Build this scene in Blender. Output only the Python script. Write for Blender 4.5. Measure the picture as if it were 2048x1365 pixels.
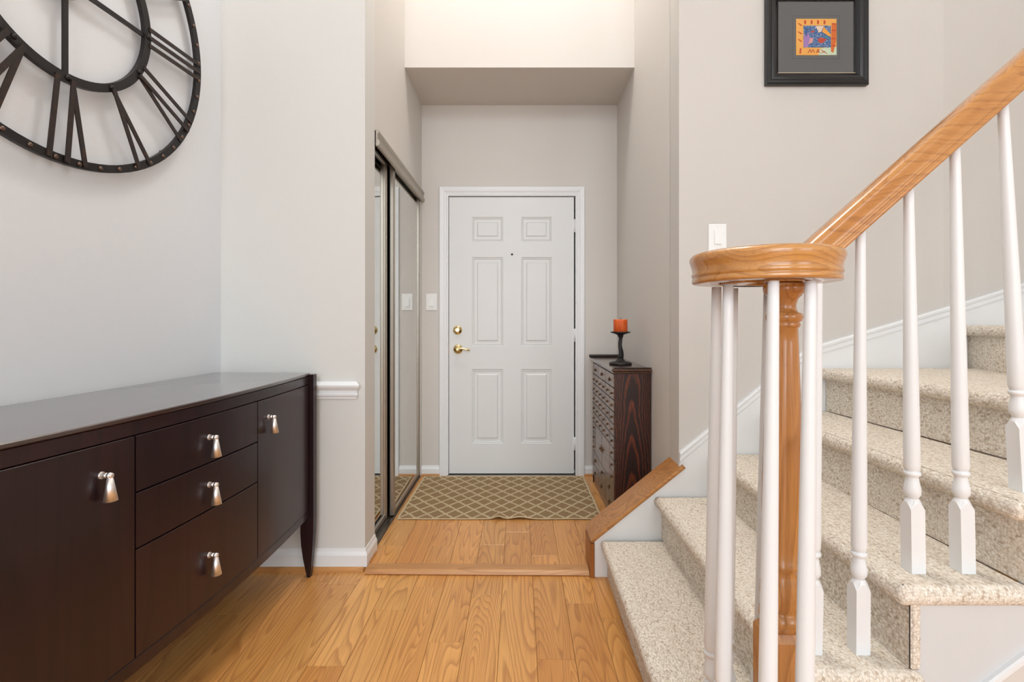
import bpy, math, random
from mathutils import Vector, noise
R = math.radians
random.seed(7)
for o in list(bpy.data.objects): bpy.data.objects.remove(o, do_unlink=True)
SC = bpy.context.scene
COL = SC.collection
# ------------------------------------------------------------------ camera, light, exposure
F = 970.0
EYE = 1.145
cd = bpy.data.cameras.new('camera'); cam = bpy.data.objects.new('camera', cd); COL.objects.link(cam)
cam.location = (0, 0, EYE); cam.rotation_euler = (R(90), 0, 0)
cd.sensor_width = 36; cd.lens = F / 2048 * 36
cd.shift_x = -13 / 2048; cd.shift_y = -42.5 / 2048; cd.clip_start = 0.02
SC.camera = cam
SC.view_settings.view_transform = 'Standard'
SC.view_settings.look = 'None'
SC.view_settings.gamma = 1.0
SC.view_settings.use_curve_mapping = False
SC.view_settings.exposure = 0.15
w = bpy.data.worlds.new('world'); SC.world = w; w.use_nodes = True
w.node_tree.nodes['Background'].inputs[0].default_value = (0.80, 0.88, 1.0, 1)
w.node_tree.nodes['Background'].inputs[1].default_value = 1.0

def area(name, loc, aim, sx, sy, power, col):
    l = bpy.data.lights.new(name, 'AREA'); l.shape = 'RECTANGLE'; l.size = sx; l.size_y = sy
    l.energy = power; l.color = col
    o = bpy.data.objects.new(name, l); COL.objects.link(o); o.location = loc
    o.rotation_euler = (Vector(aim) - Vector(loc)).to_track_quat('-Z', 'Y').to_euler()
    return o
# daylight entering by the tall windows behind the camera and the upper window; two added fill lamps brighten side walls
area('window_daylight', (-0.2, -6.3, 1.8), (0.0, 3.0, 1.3), 4.2, 2.6, 116, (0.84, 0.93, 1.0))
area('upper_window_daylight', (0.3, -6.2, 4.3), (0.1, 3.3, 1.6), 3.6, 1.4, 125, (0.88, 0.95, 1.0))
area('left_wall_fill', (3.0, -2.2, 2.0), (-1.4, 0.6, 1.4), 2.4, 1.8, 42, (0.84, 0.92, 1.0))  # added fill from the right, brightens the left wall; no window opening here
l_ = bpy.data.lights.new('hall_wall_fill', 'POINT'); l_.energy = 102; l_.shadow_soft_size = 0.3; l_.color = (1.0, 0.97, 0.94)  # added point light, lifts the dark side walls of the hall
o_ = bpy.data.objects.new('hall_wall_fill', l_); COL.objects.link(o_); o_.location = (0.0, 2.15, 5.0)

# ------------------------------------------------------------------ materials
def sl(c):
    return tuple(((v / 255 + 0.055) / 1.055) ** 2.4 if v / 255 > 0.04045 else v / 255 / 12.92 for v in c) + (1,)

class NT:
    def __init__(s, name, rough=0.5, metal=0.0, spec=0.5):
        s.m = bpy.data.materials.new(name); s.m.use_nodes = True
        s.t = s.m.node_tree; s.b = s.t.nodes['Principled BSDF']
        s.b.inputs['Roughness'].default_value = rough
        s.b.inputs['Metallic'].default_value = metal
        s.b.inputs['Specular IOR Level'].default_value = spec
    def n(s, typ, **kw):
        nd = s.t.nodes.new(typ)
        for k, v in kw.items():
            if isinstance(k, str) and hasattr(nd, k): setattr(nd, k, v)
        return nd
    def l(s, a, b): s.t.links.new(a, b)
    def coord(s, scale=(1, 1, 1), rnd=0.0, rot=(0, 0, 0)):
        tc = s.n('ShaderNodeTexCoord'); mp = s.n('ShaderNodeMapping')
        mp.inputs['Scale'].default_value = scale; mp.inputs['Rotation'].default_value = rot
        s.l(tc.outputs['Object'], mp.inputs['Vector'])
        if rnd:
            oi = s.n('ShaderNodeObjectInfo'); mu = s.n('ShaderNodeMath', operation='MULTIPLY')
            mu.inputs[1].default_value = rnd; s.l(oi.outputs['Random'], mu.inputs[0])
            ad = s.n('ShaderNodeVectorMath', operation='ADD')
            s.l(mp.outputs[0], ad.inputs[0]); s.l(mu.outputs[0], ad.inputs[1])
            return ad.outputs[0]
        return mp.outputs[0]
    def noise(s, vec, scale, detail=2, rough=0.5, dist=0.0):
        nd = s.n('ShaderNodeTexNoise'); nd.inputs['Scale'].default_value = scale
        nd.inputs['Detail'].default_value = detail; nd.inputs['Roughness'].default_value = rough
        nd.inputs['Distortion'].default_value = dist
        s.l(vec, nd.inputs['Vector']); return nd.outputs['Fac']
    def ramp(s, fac, stops):
        r = s.n('ShaderNodeValToRGB'); e = r.color_ramp.elements
        while len(e) < len(stops): e.new(0.5)
        for i, (p, c) in enumerate(stops): e[i].position = p; e[i].color = c
        s.l(fac, r.inputs[0]); return r.outputs[0]
    def mix(s, a, b, fac, mode='MIX'):
        m = s.n('ShaderNodeMix'); m.data_type = 'RGBA'; m.blend_type = mode
        for sock, v in ((m.inputs[0], fac), (m.inputs[6], a), (m.inputs[7], b)):
            if hasattr(v, 'is_linked') or hasattr(v, 'node'): s.l(v, sock)
            else: sock.default_value = v
        return m.outputs[2]
    def math(s, op, a, b=None, c=None):
        m = s.n('ShaderNodeMath', operation=op)
        for i, v in enumerate((a, b, c)):
            if v is None: continue
            if hasattr(v, 'node'): s.l(v, m.inputs[i])
            else: m.inputs[i].default_value = v
        return m.outputs[0]
    def color(s, c):
        if hasattr(c, 'node'): s.l(c, s.b.inputs['Base Color'])
        else: s.b.inputs['Base Color'].default_value = c
        return s
    def bump(s, h, strength=0.2, dist=0.002):
        b = s.n('ShaderNodeBump'); b.inputs['Strength'].default_value = strength
        b.inputs['Distance'].default_value = dist
        s.l(h, b.inputs['Height']); s.l(b.outputs[0], s.b.inputs['Normal']); return s

def plain(name, c, rough=0.5, metal=0.0, bump=0.0, bscale=200, spec=0.5, var=0.95):
    m = NT(name, rough, metal, spec); v = m.coord()
    n1 = m.noise(v, bscale / 12, 3)
    a = sl(c); b = tuple(x * var for x in a[:3]) + (1,)
    m.color(m.ramp(n1, [(0.3, b), (0.7, a)]))
    if bump: m.bump(m.noise(v, bscale, 2), bump, 0.001)
    return m.m

def wood(name, light, mid, dark, axis='Y', rough=0.35, scale=1.0, rnd=40.0, vary=0.12, rings=34, pore=0.35, spec=0.5, coat=0.0, al=0.16, ringmix=0.55):
    m = NT(name, rough, 0, spec)
    al, ac = al * scale, 1.6 * scale
    sc = {'X': (al, ac, ac), 'Y': (ac, al, ac), 'Z': (ac, ac, al)}[axis]
    v = m.coord(sc, rnd)
    nz = m.noise(v, 4.2, 1.2, 0.45, 0.35)
    wv = m.math('FRACT', m.math('MULTIPLY', nz, rings))
    ring = m.ramp(wv, [(0.0, (0, 0, 0, 1)), (0.55, (0.25, 0.25, 0.25, 1)), (0.88, (1, 1, 1, 1)), (1.0, (0.1, 0.1, 0.1, 1))])
    fsc = tuple(x * 14 for x in sc) if True else sc
    fa = {'X': (3 * scale, 180 * scale, 180 * scale), 'Y': (180 * scale, 3 * scale, 180 * scale), 'Z': (180 * scale, 180 * scale, 3 * scale)}[axis]
    vf = m.coord(fa, rnd)
    fine = m.noise(vf, 1.0, 3, 0.6)
    broad = m.noise(v, 2.0, 2, 0.5)
    base = m.mix(sl(light), sl(mid), m.ramp(broad, [(0.35, (0, 0, 0, 1)), (0.65, (1, 1, 1, 1))]))
    st = m.mix(base, sl(dark), m.math('MULTIPLY', ring, ringmix))
    st2 = m.mix(st, sl(dark), m.math('MULTIPLY', m.ramp(fine, [(0.50, (0, 0, 0, 1)), (0.72, (1, 1, 1, 1))]), pore))
    oi = m.n('ShaderNodeObjectInfo')
    hs = m.n('ShaderNodeHueSaturation')
    m.l(m.math('ADD', m.math('MULTIPLY', oi.outputs['Random'], vary * 2), 1 - vary), hs.inputs['Value'])
    m.l(st2, hs.inputs['Color'])
    m.color(hs.outputs[0])
    m.bump(fine, 0.08, 0.0006)
    if coat:
        m.b.inputs['Coat Weight'].default_value = coat; m.b.inputs['Coat Roughness'].default_value = 0.12
    return m.m

M = {}
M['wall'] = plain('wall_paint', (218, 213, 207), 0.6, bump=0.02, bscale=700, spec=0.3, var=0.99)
M['wall_cool'] = plain('wall_paint_cool_lit', (224, 227, 231), 0.6, bump=0.02, bscale=700, spec=0.3, var=0.99)  # cool daylight tint put into the left wall's paint colour
M['wall_entry'] = plain('wall_paint_half_cool_lit', (219, 218, 214), 0.6, bump=0.02, bscale=700, spec=0.3, var=0.99)  # same room's paint with less of the cool daylight tint in its colour
M['stringer'] = plain('stringer_paint', (214, 216, 217), 0.45, bump=0.06, bscale=40)  # white paint grayed to offset the strong side fill
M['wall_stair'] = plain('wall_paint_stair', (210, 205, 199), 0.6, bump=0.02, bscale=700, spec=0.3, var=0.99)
M['ceiling'] = plain('ceiling_paint', (236, 234, 230), 0.8, spec=0.2)
M['white'] = plain('white_trim_paint', (236, 238, 239), 0.32, bump=0.03, bscale=60, var=.985)
M['door'] = plain('white_door_paint', (229, 230, 229), 0.38, bump=0.03, bscale=60, var=.985)
M['switch'] = plain('white_plastic', (245, 245, 243), 0.3)
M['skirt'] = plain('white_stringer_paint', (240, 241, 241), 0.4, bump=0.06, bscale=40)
M['floor_oak'] = wood('oak_floor', (234, 176, 104), (214, 150, 82), (162, 100, 48), 'Y', 0.30, vary=0.09, rings=30, pore=0.55, al=0.13, ringmix=0.55, scale=1.2)
M['rail_oak'] = wood('oak_rail', (208, 152, 86), (194, 134, 70), (152, 96, 46), 'X', 0.22, 1.6, vary=0.0, rings=16, pore=0.4, coat=0.5)
M['newel_oak'] = wood('oak_newel', (204, 146, 84), (190, 126, 66), (148, 92, 44), 'Z', 0.22, 1.6, vary=0.0, rings=12, pore=0.45, coat=0.5)
M['cap_oak'] = wood('oak_cap', (194, 138, 78), (178, 118, 60), (128, 78, 36), 'X', 0.38, 1.4, vary=0.05, rings=14, pore=0.6)
M['strip_oak'] = wood('oak_strip', (206, 158, 104), (196, 142, 88), (158, 104, 58), 'X', 0.4, 1.6, vary=0.04, rings=14, pore=0.5)
M['shoe_oak'] = wood('oak_shoe', (204, 148, 90), (196, 136, 78), (160, 102, 54), 'X', 0.35, 1.6, vary=0.04, rings=10, pore=0.3)
M['board_oak'] = wood('oak_board', (186, 122, 62), (170, 104, 48), (120, 70, 30), 'Z', 0.4, 1.4, vary=0.0, rings=12, pore=0.6)
M['espresso'] = wood('espresso_wood', (46, 23, 27), (38, 19, 23), (22, 11, 15), 'Z', 0.36, 0.9, vary=0.03, rings=6, pore=0.5, spec=0.4, coat=0.22)
M['espresso_top'] = wood('espresso_top', (56, 34, 30), (46, 27, 25), (28, 16, 17), 'Y', 0.30, 0.9, vary=0.0, rings=6, pore=0.4, spec=0.9, coat=1.0)
M['cab_side'] = wood('walnut_side', (40, 20, 14), (30, 16, 12), (112, 52, 24), 'Z', 0.35, 1.3, vary=0.0, rings=11, pore=0.28)
M['cab_drawer'] = wood('walnut_drawer', (140, 108, 88), (112, 80, 62), (56, 34, 26), 'Y', 0.28, 1.6, vary=0.12, rings=8, pore=0.4, coat=0.3)
M['cab_dark'] = plain('cabinet_dark', (34, 22, 18), 0.4)
M['nickel'] = plain('satin_nickel', (246, 242, 240), 0.42, 1.0)
M['brass'] = plain('polished_brass', (240, 216, 160), 0.12, 1.0)
M['bronze'] = plain('aged_bronze_pull', (120, 92, 66), 0.38, 0.9)
M['mirror'] = plain('mirror_silver', (226, 228, 226), 0.01, 1.0)
M['frame_metal'] = plain('brushed_champagne_metal', (182, 174, 162), 0.36, 0.85)
M['track'] = plain('track_metal', (112, 104, 94), 0.36, 0.8)
M['dark'] = plain('closet_shade', (18, 18, 20), 0.9)  # near-black colour stands in for shade inside the unlit closet
M['black'] = plain('black_rubber', (20, 20, 20), 0.6)
M['iron'] = NT('rusty_iron', 0.48, 0.55)
_v = M['iron'].coord()
M['iron'].color(M['iron'].ramp(M['iron'].noise(_v, 60, 4, 0.7), [(0.42, sl((50, 45, 44))), (0.60, sl((62, 48, 42))), (0.72, sl((98, 62, 42)))]))
M['iron'].bump(M['iron'].noise(_v, 260, 2), 0.25, 0.0008); M['iron'] = M['iron'].m
M['iron_dark'] = plain('blackened_iron', (46, 43, 43), 0.42, 0.6, 0.15, 220)
M['rivet'] = plain('worn_rivet', (112, 92, 80), 0.38, 0.8)
M['stand'] = plain('black_cast_stand', (34, 31, 30), 0.5, 0.3, 0.2, 120)
M['wax'] = NT('orange_wax', 0.5)
_v = M['wax'].coord((1, 1, 0.4)); M['wax'].color(M['wax'].ramp(M['wax'].noise(_v, 60, 3), [(0.3, sl((206, 74, 16))), (0.7, sl((232, 112, 42)))]))
M['wax'].b.inputs['Subsurface Weight'].default_value = 0.15; M['wax'].b.inputs['Subsurface Radius'].default_value = (0.02, 0.008, 0.003); M['wax'] = M['wax'].m
M['frame_black'] = plain('black_lacquer', (16, 16, 19), 0.22)
M['bead'] = plain('silver_bead', (196, 182, 160), 0.3, 0.9)
M['mat'] = plain('charcoal_mat', (112, 110, 108), 0.8, bump=0.1, bscale=500)
M['mat_line'] = plain('mat_bevel', (86, 84, 86), 0.7)
# carpet: nubby looped wool with dark flecks
def cathedral():
    m = NT('walnut_cathedral_side', 0.34)
    tc = m.n('ShaderNodeTexCoord'); sp = m.n('ShaderNodeSeparateXYZ'); m.l(tc.outputs['Object'], sp.inputs[0])
    wob = m.math('MULTIPLY', m.math('SUBTRACT', m.noise(m.coord((9, 9, 5)), 1.0, 3), .5), .06)
    u = m.math('ADD', sp.outputs[0], wob)
    v = m.math('ADD', sp.outputs[2], m.math('MULTIPLY', m.math('MULTIPLY', u, u), 115.0))
    v = m.math('ADD', v, m.math('MULTIPLY', m.noise(m.coord((30, 30, 6)), 1.0, 2), .10))
    l1 = m.ramp(m.math('FRACT', m.math('MULTIPLY', v, 5.2)), [(0.0, (0, 0, 0, 1)), (.55, (.06, .06, .06, 1)), (.86, (1, 1, 1, 1)), (.95, (.2, .2, .2, 1)), (1, (0, 0, 0, 1))])
    fine = m.noise(m.coord((420, 420, 30)), 1.0, 3, .6)
    f2 = m.ramp(fine, [(.46, (0, 0, 0, 1)), (.66, (1, 1, 1, 1))])
    c = m.mix(sl((30, 19, 18)), sl((52, 26, 18)), f2)
    c = m.mix(c, sl((150, 70, 36)), m.math('MULTIPLY', l1, m.math('ADD', m.math('MULTIPLY', f2, .55), .35)))
    m.color(c); m.bump(fine, .15, .0006); return m.m
def carpet():
    m = NT('looped_wool_carpet', 0.95, 0, 0.1)
    def vor(sc, scale, feature='F1'):
        v = m.n('ShaderNodeTexVoronoi'); v.feature = feature; v.inputs['Scale'].default_value = scale
        v.inputs['Randomness'].default_value = 0.75
        m.l(m.coord(sc), v.inputs['Vector']); return v
    a = vor((1.25, 0.8, 1.0), 165)
    d = a.outputs['Distance']
    cellr = m.math('FRACT', m.math('MULTIPLY', a.outputs['Color'], 1.0))
    sep = m.n('ShaderNodeSeparateColor'); m.l(a.outputs['Color'], sep.inputs[0])
    base = m.ramp(sep.outputs[0], [(0.0, sl((222, 210, 194))), (0.35, sl((234, 224, 208))), (0.75, sl((242, 233, 219))), (1.0, sl((246, 240, 229)))])
    fleck = m.ramp(sep.outputs[1], [(0.94, (0, 0, 0, 1)), (0.96, (1, 1, 1, 1))])
    c1 = m.mix(base, sl((168, 142, 112)), m.math('MULTIPLY', fleck, 0.6))
    gap = m.ramp(d, [(0.45, (0, 0, 0, 1)), (0.78, (1, 1, 1, 1))])
    c2 = m.mix(c1, sl((182, 164, 146)), m.math('MULTIPLY', gap, 0.6))
    m.color(c2)
    hgt = m.math('SUBTRACT', 1.0, d)
    fine = m.noise(m.coord(), 700, 2)
    m.bump(m.math('ADD', hgt, m.math('MULTIPLY', fine, 0.3)), 0.6, 0.003)
    return m.m
M['carpet'] = carpet(); M['cab_side'] = cathedral()
def rugmat():
    m = NT('trellis_rug', 0.95, 0, 0.1)
    tc = m.n('ShaderNodeTexCoord'); sp = m.n('ShaderNodeSeparateXYZ'); m.l(tc.outputs['Object'], sp.inputs[0])
    jit = m.noise(m.coord(), 90, 1)
    jj = m.math('MULTIPLY', m.math('SUBTRACT', jit, 0.5), 0.12)
    x = m.math('ADD', m.math('DIVIDE', sp.outputs[0], 0.106), jj); y = m.math('ADD', m.math('DIVIDE', sp.outputs[1], 0.124), jj)
    a = m.math('ABSOLUTE', m.math('SUBTRACT', m.math('FRACT', m.math('ADD', x, y)), 0.5))
    b = m.math('ABSOLUTE', m.math('SUBTRACT', m.math('FRACT', m.math('ADD', m.math('SUBTRACT', x, y), 50.0)), 0.5))
    mn = m.math('MINIMUM', a, b)
    line = m.ramp(mn, [(0.0, (1, 1, 1, 1)), (0.075, (1, 1, 1, 1)), (0.10, (0, 0, 0, 1))])
    br = m.ramp(m.noise(m.coord((1, 1, 1)), 330, 3, 0.7), [(0.3, sl((136, 110, 80))), (0.7, sl((164, 138, 104)))])
    cr = m.ramp(m.noise(m.coord((1, 1, 1)), 330, 3, 0.7), [(0.3, sl((182, 162, 128))), (0.7, sl((214, 196, 162)))])
    m.color(m.mix(br, cr, line))
    m.bump(m.math('ADD', m.noise(m.coord(), 500, 2), m.math('MULTIPLY', line, 0.3)), 0.6, 0.003)
    return m.m
M['rug'] = rugmat()
M['rug_edge'] = plain('rug_binding', (206, 186, 150), 0.9, bump=0.4, bscale=400)
def flat(name, c): return plain(name, c, 0.8)
M['glass'] = NT('picture_glass', 0.0).m
_t = M['glass'].node_tree; _t.nodes.remove(_t.nodes['Principled BSDF'])
_o = _t.nodes['Material Output']; _tr = _t.nodes.new('ShaderNodeBsdfTransparent'); _gl = _t.nodes.new('ShaderNodeBsdfGlossy')
_gl.inputs['Roughness'].default_value = 0.02; _mx = _t.nodes.new('ShaderNodeMixShader'); _fr = _t.nodes.new('ShaderNodeFresnel'); _fr.inputs[0].default_value = 1.5
_t.links.new(_fr.outputs[0], _mx.inputs[0]); _t.links.new(_tr.outputs[0], _mx.inputs[1]); _t.links.new(_gl.outputs[0], _mx.inputs[2]); _t.links.new(_mx.outputs[0], _o.inputs[0])

# ------------------------------------------------------------------ mesh helpers
class MB:
    def __init__(s): s.v = []; s.f = []; s.sm = []
    def add(s, vs, fs, smooth=False):
        b = len(s.v); s.v += [tuple(p) for p in vs]
        for f in fs: s.f.append(tuple(i + b for i in f)); s.sm.append(smooth)
        return s
    def box(s, x0, x1, y0, y1, z0, z1, bev=0.0):
        x0, x1 = min(x0, x1), max(x0, x1); y0, y1 = min(y0, y1), max(y0, y1); z0, z1 = min(z0, z1), max(z0, z1)
        if bev <= 0:
            v = [(x, y, z) for z in (z0, z1) for y in (y0, y1) for x in (x0, x1)]
            return s.add(v, [(0, 2, 3, 1), (4, 5, 7, 6), (0, 1, 5, 4), (2, 6, 7, 3), (0, 4, 6, 2), (1, 3, 7, 5)])
        b = min(bev, (x1 - x0) / 2.01, (y1 - y0) / 2.01, (z1 - z0) / 2.01)
        def ring(ix, z): return [(x0 + ix, y0 + ix, z), (x1 - ix, y0 + ix, z), (x1 - ix, y1 - ix, z), (x0 + ix, y1 - ix, z)]
        # bevel horizontal edges and vertical corners (8-gon rings)
        def oct(ix, z):
            c = b
            X0, X1, Y0, Y1 = x0 + ix, x1 - ix, y0 + ix, y1 - ix
            c = max(b - ix, b * 0.3)
            return [(X0 + c, Y0, z), (X1 - c, Y0, z), (X1, Y0 + c, z), (X1, Y1 - c, z), (X1 - c, Y1, z), (X0 + c, Y1, z), (X0, Y1 - c, z), (X0, Y0 + c, z)]
        s.loft([oct(b, z0), oct(0, z0 + b), oct(0, z1 - b), oct(b, z1)], True, True)
        return s
    def loft(s, rings, cap0=False, cap1=False, closed=True, smooth=False):
        n = len(rings[0]); b = len(s.v)
        for r in rings: s.v += [tuple(p) for p in r]
        for i in range(len(rings) - 1):
            for j in range(n if closed else n - 1):
                k = (j + 1) % n
                s.f.append((b + i * n + j, b + i * n + k, b + (i + 1) * n + k, b + (i + 1) * n + j)); s.sm.append(smooth)
        if cap0: s.f.append(tuple(b + j for j in reversed(range(n)))); s.sm.append(False)
        if cap1: s.f.append(tuple(b + (len(rings) - 1) * n + j for j in range(n))); s.sm.append(False)
        return s
    def lathe(s, prof, c=(0, 0), seg=24, top=None, smooth=True, z0=0):
        """prof [(r,z)], c=(x,y) base centre, top=(x,y) centre at the last z (lean)"""
        za, zb = prof[0][1], prof[-1][1]; rings = []
        for r, z in prof:
            t = (z - za) / (zb - za) if zb != za else 0
            cx, cy = (c[0] + (top[0] - c[0]) * t, c[1] + (top[1] - c[1]) * t) if top else c
            rings.append([(cx + r * math.cos(a * 2 * math.pi / seg), cy + r * math.sin(a * 2 * math.pi / seg), z + z0) for a in range(seg)])
        return s.loft(rings, True, True, smooth=smooth)
    def prism(s, poly, axis, a, b):
        """poly 2-D list extruded along axis. axis 'Y': poly=(x,z); 'X': (y,z); 'Z': (x,y)"""
        def P(p, t): return {'Y': (p[0], t, p[1]), 'X': (t, p[0], p[1]), 'Z': (p[0], p[1], t)}[axis]
        return s.loft([[P(p, a) for p in poly], [P(p, b) for p in poly]], True, True)
    def bar(s, p, q, wd, th, up=(1, 0, 0)):
        p, q = Vector(p), Vector(q); d = (q - p).normalized(); u = Vector(up); sd = d.cross(u).normalized(); u = sd.cross(d).normalized()
        rs = []
        for c in (p, q):
            rs.append([c + sd * a * wd / 2 + u * e * th / 2 for a, e in ((-1, -1), (1, -1), (1, 1), (-1, 1))])
        return s.loft(rs, True, True)
    def cyl(s, p, q, r0, r1=None, seg=16, smooth=True):
        r1 = r0 if r1 is None else r1; p, q = Vector(p), Vector(q); d = (q - p).normalized()
        u = d.orthogonal().normalized(); v = d.cross(u)
        rs = [[c + u * r * math.cos(t * 2 * math.pi / seg) + v * r * math.sin(t * 2 * math.pi / seg) for t in range(seg)] for c, r in ((p, r0), (q, r1))]
        return s.loft(rs, True, True, smooth=smooth)
    def dome(s, c, n, r, h, seg=12):
        c, n = Vector(c), Vector(n).normalized(); u = n.orthogonal().normalized(); v = n.cross(u); rs = []
        for k in range(4):
            a = k / 4 * math.pi / 2
            rs.append([c + n * h * math.sin(a) + (u * math.cos(t * 2 * math.pi / seg) + v * math.sin(t * 2 * math.pi / seg)) * r * math.cos(a) for t in range(seg)])
        return s.loft(rs, True, True, smooth=True)
    def build(s, name, mat, parent=None, off=None, autosmooth=False):
        me = bpy.data.meshes.new(name)
        off = Vector(off) if off is not None else Vector(OFF.get(parent.name, (0, 0, 0)) if parent else (0, 0, 0))
        me.from_pydata([tuple(Vector(p) - off) for p in s.v], [], s.f)
        me.polygons.foreach_set('use_smooth', s.sm)
        me.update()
        import bmesh
        bm = bmesh.new(); bm.from_mesh(me); bmesh.ops.recalc_face_normals(bm, faces=bm.faces); bm.to_mesh(me); bm.free()
        me.materials.append(mat)
        o = bpy.data.objects.new(name, me); COL.objects.link(o)
        if parent: o.parent = parent; OFF[o.name] = tuple(off)
        return o
OFF = {}
def thing(name, label, cat, loc=(0, 0, 0), rz=0.0, local=False, group=None, kind=None):
    o = bpy.data.objects.new(name, None); COL.objects.link(o); o.location = loc; o.rotation_euler = (0, 0, rz)
    o.empty_display_size = 0.05
    OFF[o.name] = (0, 0, 0) if local else tuple(loc)
    tag(o, label, cat, group, kind); return o
def tag(o, label=None, cat=None, group=None, kind=None):
    if label: o['label'] = label
    if cat: o['category'] = cat
    if group: o['group'] = group
    if kind: o['kind'] = kind
    return o
def struct(name, mb, mat, parent=None):
    o = mb.build(name, mat, parent)
    if parent is None: o['kind'] = 'structure'
    return o

# ------------------------------------------------------------------ dimensions
K = 0.07                       # the living-room wall is a little off square
YW = 2.225                     # wall beside the hall opening (left)
XL, XR = -0.704, 0.717         # hall side walls
YB = 3.53                      # wall with the front door
YS = 2.167                     # stair wall plane
XC = -1.365                    # corner behind the sideboard
CEIL = 5.35
UF = 0.012                     # raised hall floor
def xwall(y): return XC + K * (y - YW)

# ------------------------------------------------------------------ shell
mb = MB()
mb.loft([[(xwall(YW + .12), YW + .12, z), (xwall(-6.6), -6.6, z), (xwall(-6.6) - .12, -6.6, z), (xwall(YW + .12) - .12, YW + .12, z)] for z in (-.04, CEIL)], True, True)
struct('wall_left', mb, M['wall_cool'])
# wall to the left of the hall opening, with the closet opening behind it
OY0, OY1, OZ = 2.375, 3.505, 2.075
mb = MB().box(XC - .1, XL, YW, OY0, -.02, CEIL)
struct('wall_entry_left', mb, M['wall_entry'])
mb = MB().box(XL - .11, XL, OY0, YB + .1, OZ, CEIL)
mb.box(XL - .11, XL, OY1, YB + .1, -.02, OZ)
struct('wall_hall_left', mb, M['wall'])
mb = MB().box(XL - .70, XL - .66, OY0 - .1, YB + .1, -.02, OZ + .1)
mb.box(XL - .70, XL - .1, OY0 - .04, OY0, -.02, OZ + .1)
mb.box(XL - .70, XL - .1, OY0, YB + .1, OZ + .06, OZ + .1)
mb.box(XL - .66, XL - .115, YB - .03, YB - .004, -.02, OZ + .06)  # dark end panel added over a bright patch inside the closet
mb.box(XL - .66, XL - .11, OY0, YB - .004, UF + .0, UF + .003)
struct('wall_closet', mb, M['dark'])
# front-door wall with its doorway
DX0, DX1, DZ0, DZ1 = -.506, .404, .024, 2.040
mb = MB().box(XL - .7, DX0 - .012, YB, YB + .12, -.02, CEIL)
mb.box(DX1 + .012, XR + .12, YB, YB + .12, -.02, CEIL)
mb.box(DX0 - .012, DX1 + .012, YB, YB + .12, DZ1 + .012, CEIL)
struct('wall_back', mb, M['wall'])
struct('wall_hall_right', MB().box(XR, XR + .12, YS + .128, YB, -.02, CEIL), M['wall'])
# stair wall: straight stretch, then turning a little away
def swall(x): return YS if x < 1.9 else YS + (x - 1.9) * .18
mb = MB()
pl = [(XR, YS), (1.9, YS), (3.1, swall(3.1)), (3.1, swall(3.1) + .13), (1.9, YS + .13), (XR, YS + .13)]
mb.prism(pl, 'Z', -.02, CEIL)
struct('wall_stair', mb, M['wall_stair'])
# soffit over the door
struct('ceiling_soffit', MB().box(XL, XR, 3.003, YB, 2.708, CEIL), M['wall'])
struct('ceiling', MB().box(-1.9, 3.1, -6.6, 3.7, CEIL, CEIL + .1), M['ceiling'])
# far side of the room and window wall behind the camera
struct('wall_right', MB().box(3.1, 3.2, -6.6, 2.6, -.02, CEIL), M['wall'])
mb = MB()
for (a, b, c, d) in ((-1.9, -1.55, 0, CEIL), (2.0, 3.1, 0, CEIL), (-1.55, 2.0, 3.2, 3.5), (-1.55, 2.0, 5.1, CEIL), (-1.55, 2.0, 0, .2), (.12, .28, .2, 3.2)):
    mb.box(a, b, -6.6, -6.5, c, d)
struct('wall_behind', mb, M['wall'])

# ------------------------------------------------------------------ floors, board by board
def floor(name, x0s, ylo, yhi, ztop, joints, clipx):
    base = MB().box(clipx[0], clipx[1], ylo, yhi, ztop - .035, ztop - .012)
    fl = struct(name, base, M['shoe_oak'])
    for i, x0 in enumerate(x0s):
        x1 = x0s[i + 1] if i + 1 < len(x0s) else x0 + .1265
        a, b = max(x0, clipx[0]), min(x1, clipx[1])
        if b - a < .01: continue
        ys = sorted([y for y in joints.get(i, []) if ylo < y < yhi])
        y = (ys[0] if ys else ylo + random.uniform(.3, 1.1))
        js = list(ys) if ys else [y]
        while js[0] > ylo + .25: js.insert(0, js[0] - random.uniform(.55, 1.1))
        while js[-1] < yhi - .1:
            nx = js[-1] + random.uniform(.7, 1.2)
            js.append(nx)
        js = [ylo] + [j for j in js if ylo + .05 < j < yhi - .05] + [yhi]
        for c, d in zip(js[:-1], js[1:]):
            g = .0005; dz = random.uniform(-.0003, .0003)
            mb = MB(); e = .0012; zt = ztop + dz
            r0 = [(a + g, c + g), (b - g, c + g), (b - g, d - g), (a + g, d - g)]
            r1 = [(a + g + e, c + g + e), (b - g - e, c + g + e), (b - g - e, d - g - e), (a + g + e, d - g - e)]
            mb.loft([[(x, y, ztop - .012) for x, y in r0], [(x, y, zt - e * .7) for x, y in r0], [(x, y, zt) for x, y in r1]], False, True)
            mb.build('plank', M['floor_oak'], fl)
    return fl
seams = [-.321 - .1265 * k for k in range(9, 0, -1)] + [-.321, -.195, -.069, .062, .1915, .3155, .442, .569]
ix = {round(s, 3): i for i, s in enumerate(seams)}
def si(v): return min(range(len(seams)), key=lambda i: abs(seams[i] - v))
J = {si(-.321): [1.722], si(-.4475): [2.08], si(-.574): [1.912], si(-.195): [2.02, .95], si(-.069): [1.18], si(.062): [1.635], si(.1915): [1.957], si(-.7): [1.603], si(-1.206): [1.883], si(.3155): [1.1], si(-.827): [1.32], si(-.95): [2.12, 1.3], si(-1.08): [1.5]}
floor('floor', seams, -1.2, YW - .01, 0.0, J, (-1.46, .66))
struct('floor_far', MB().box(-1.9, 3.1, -6.6, -1.2, -.035, 0), M['floor_oak'])
struct('floor_right', MB().box(.66, 3.1, -1.2, 2.6, -.035, -.001), M['floor_oak'])
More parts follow.
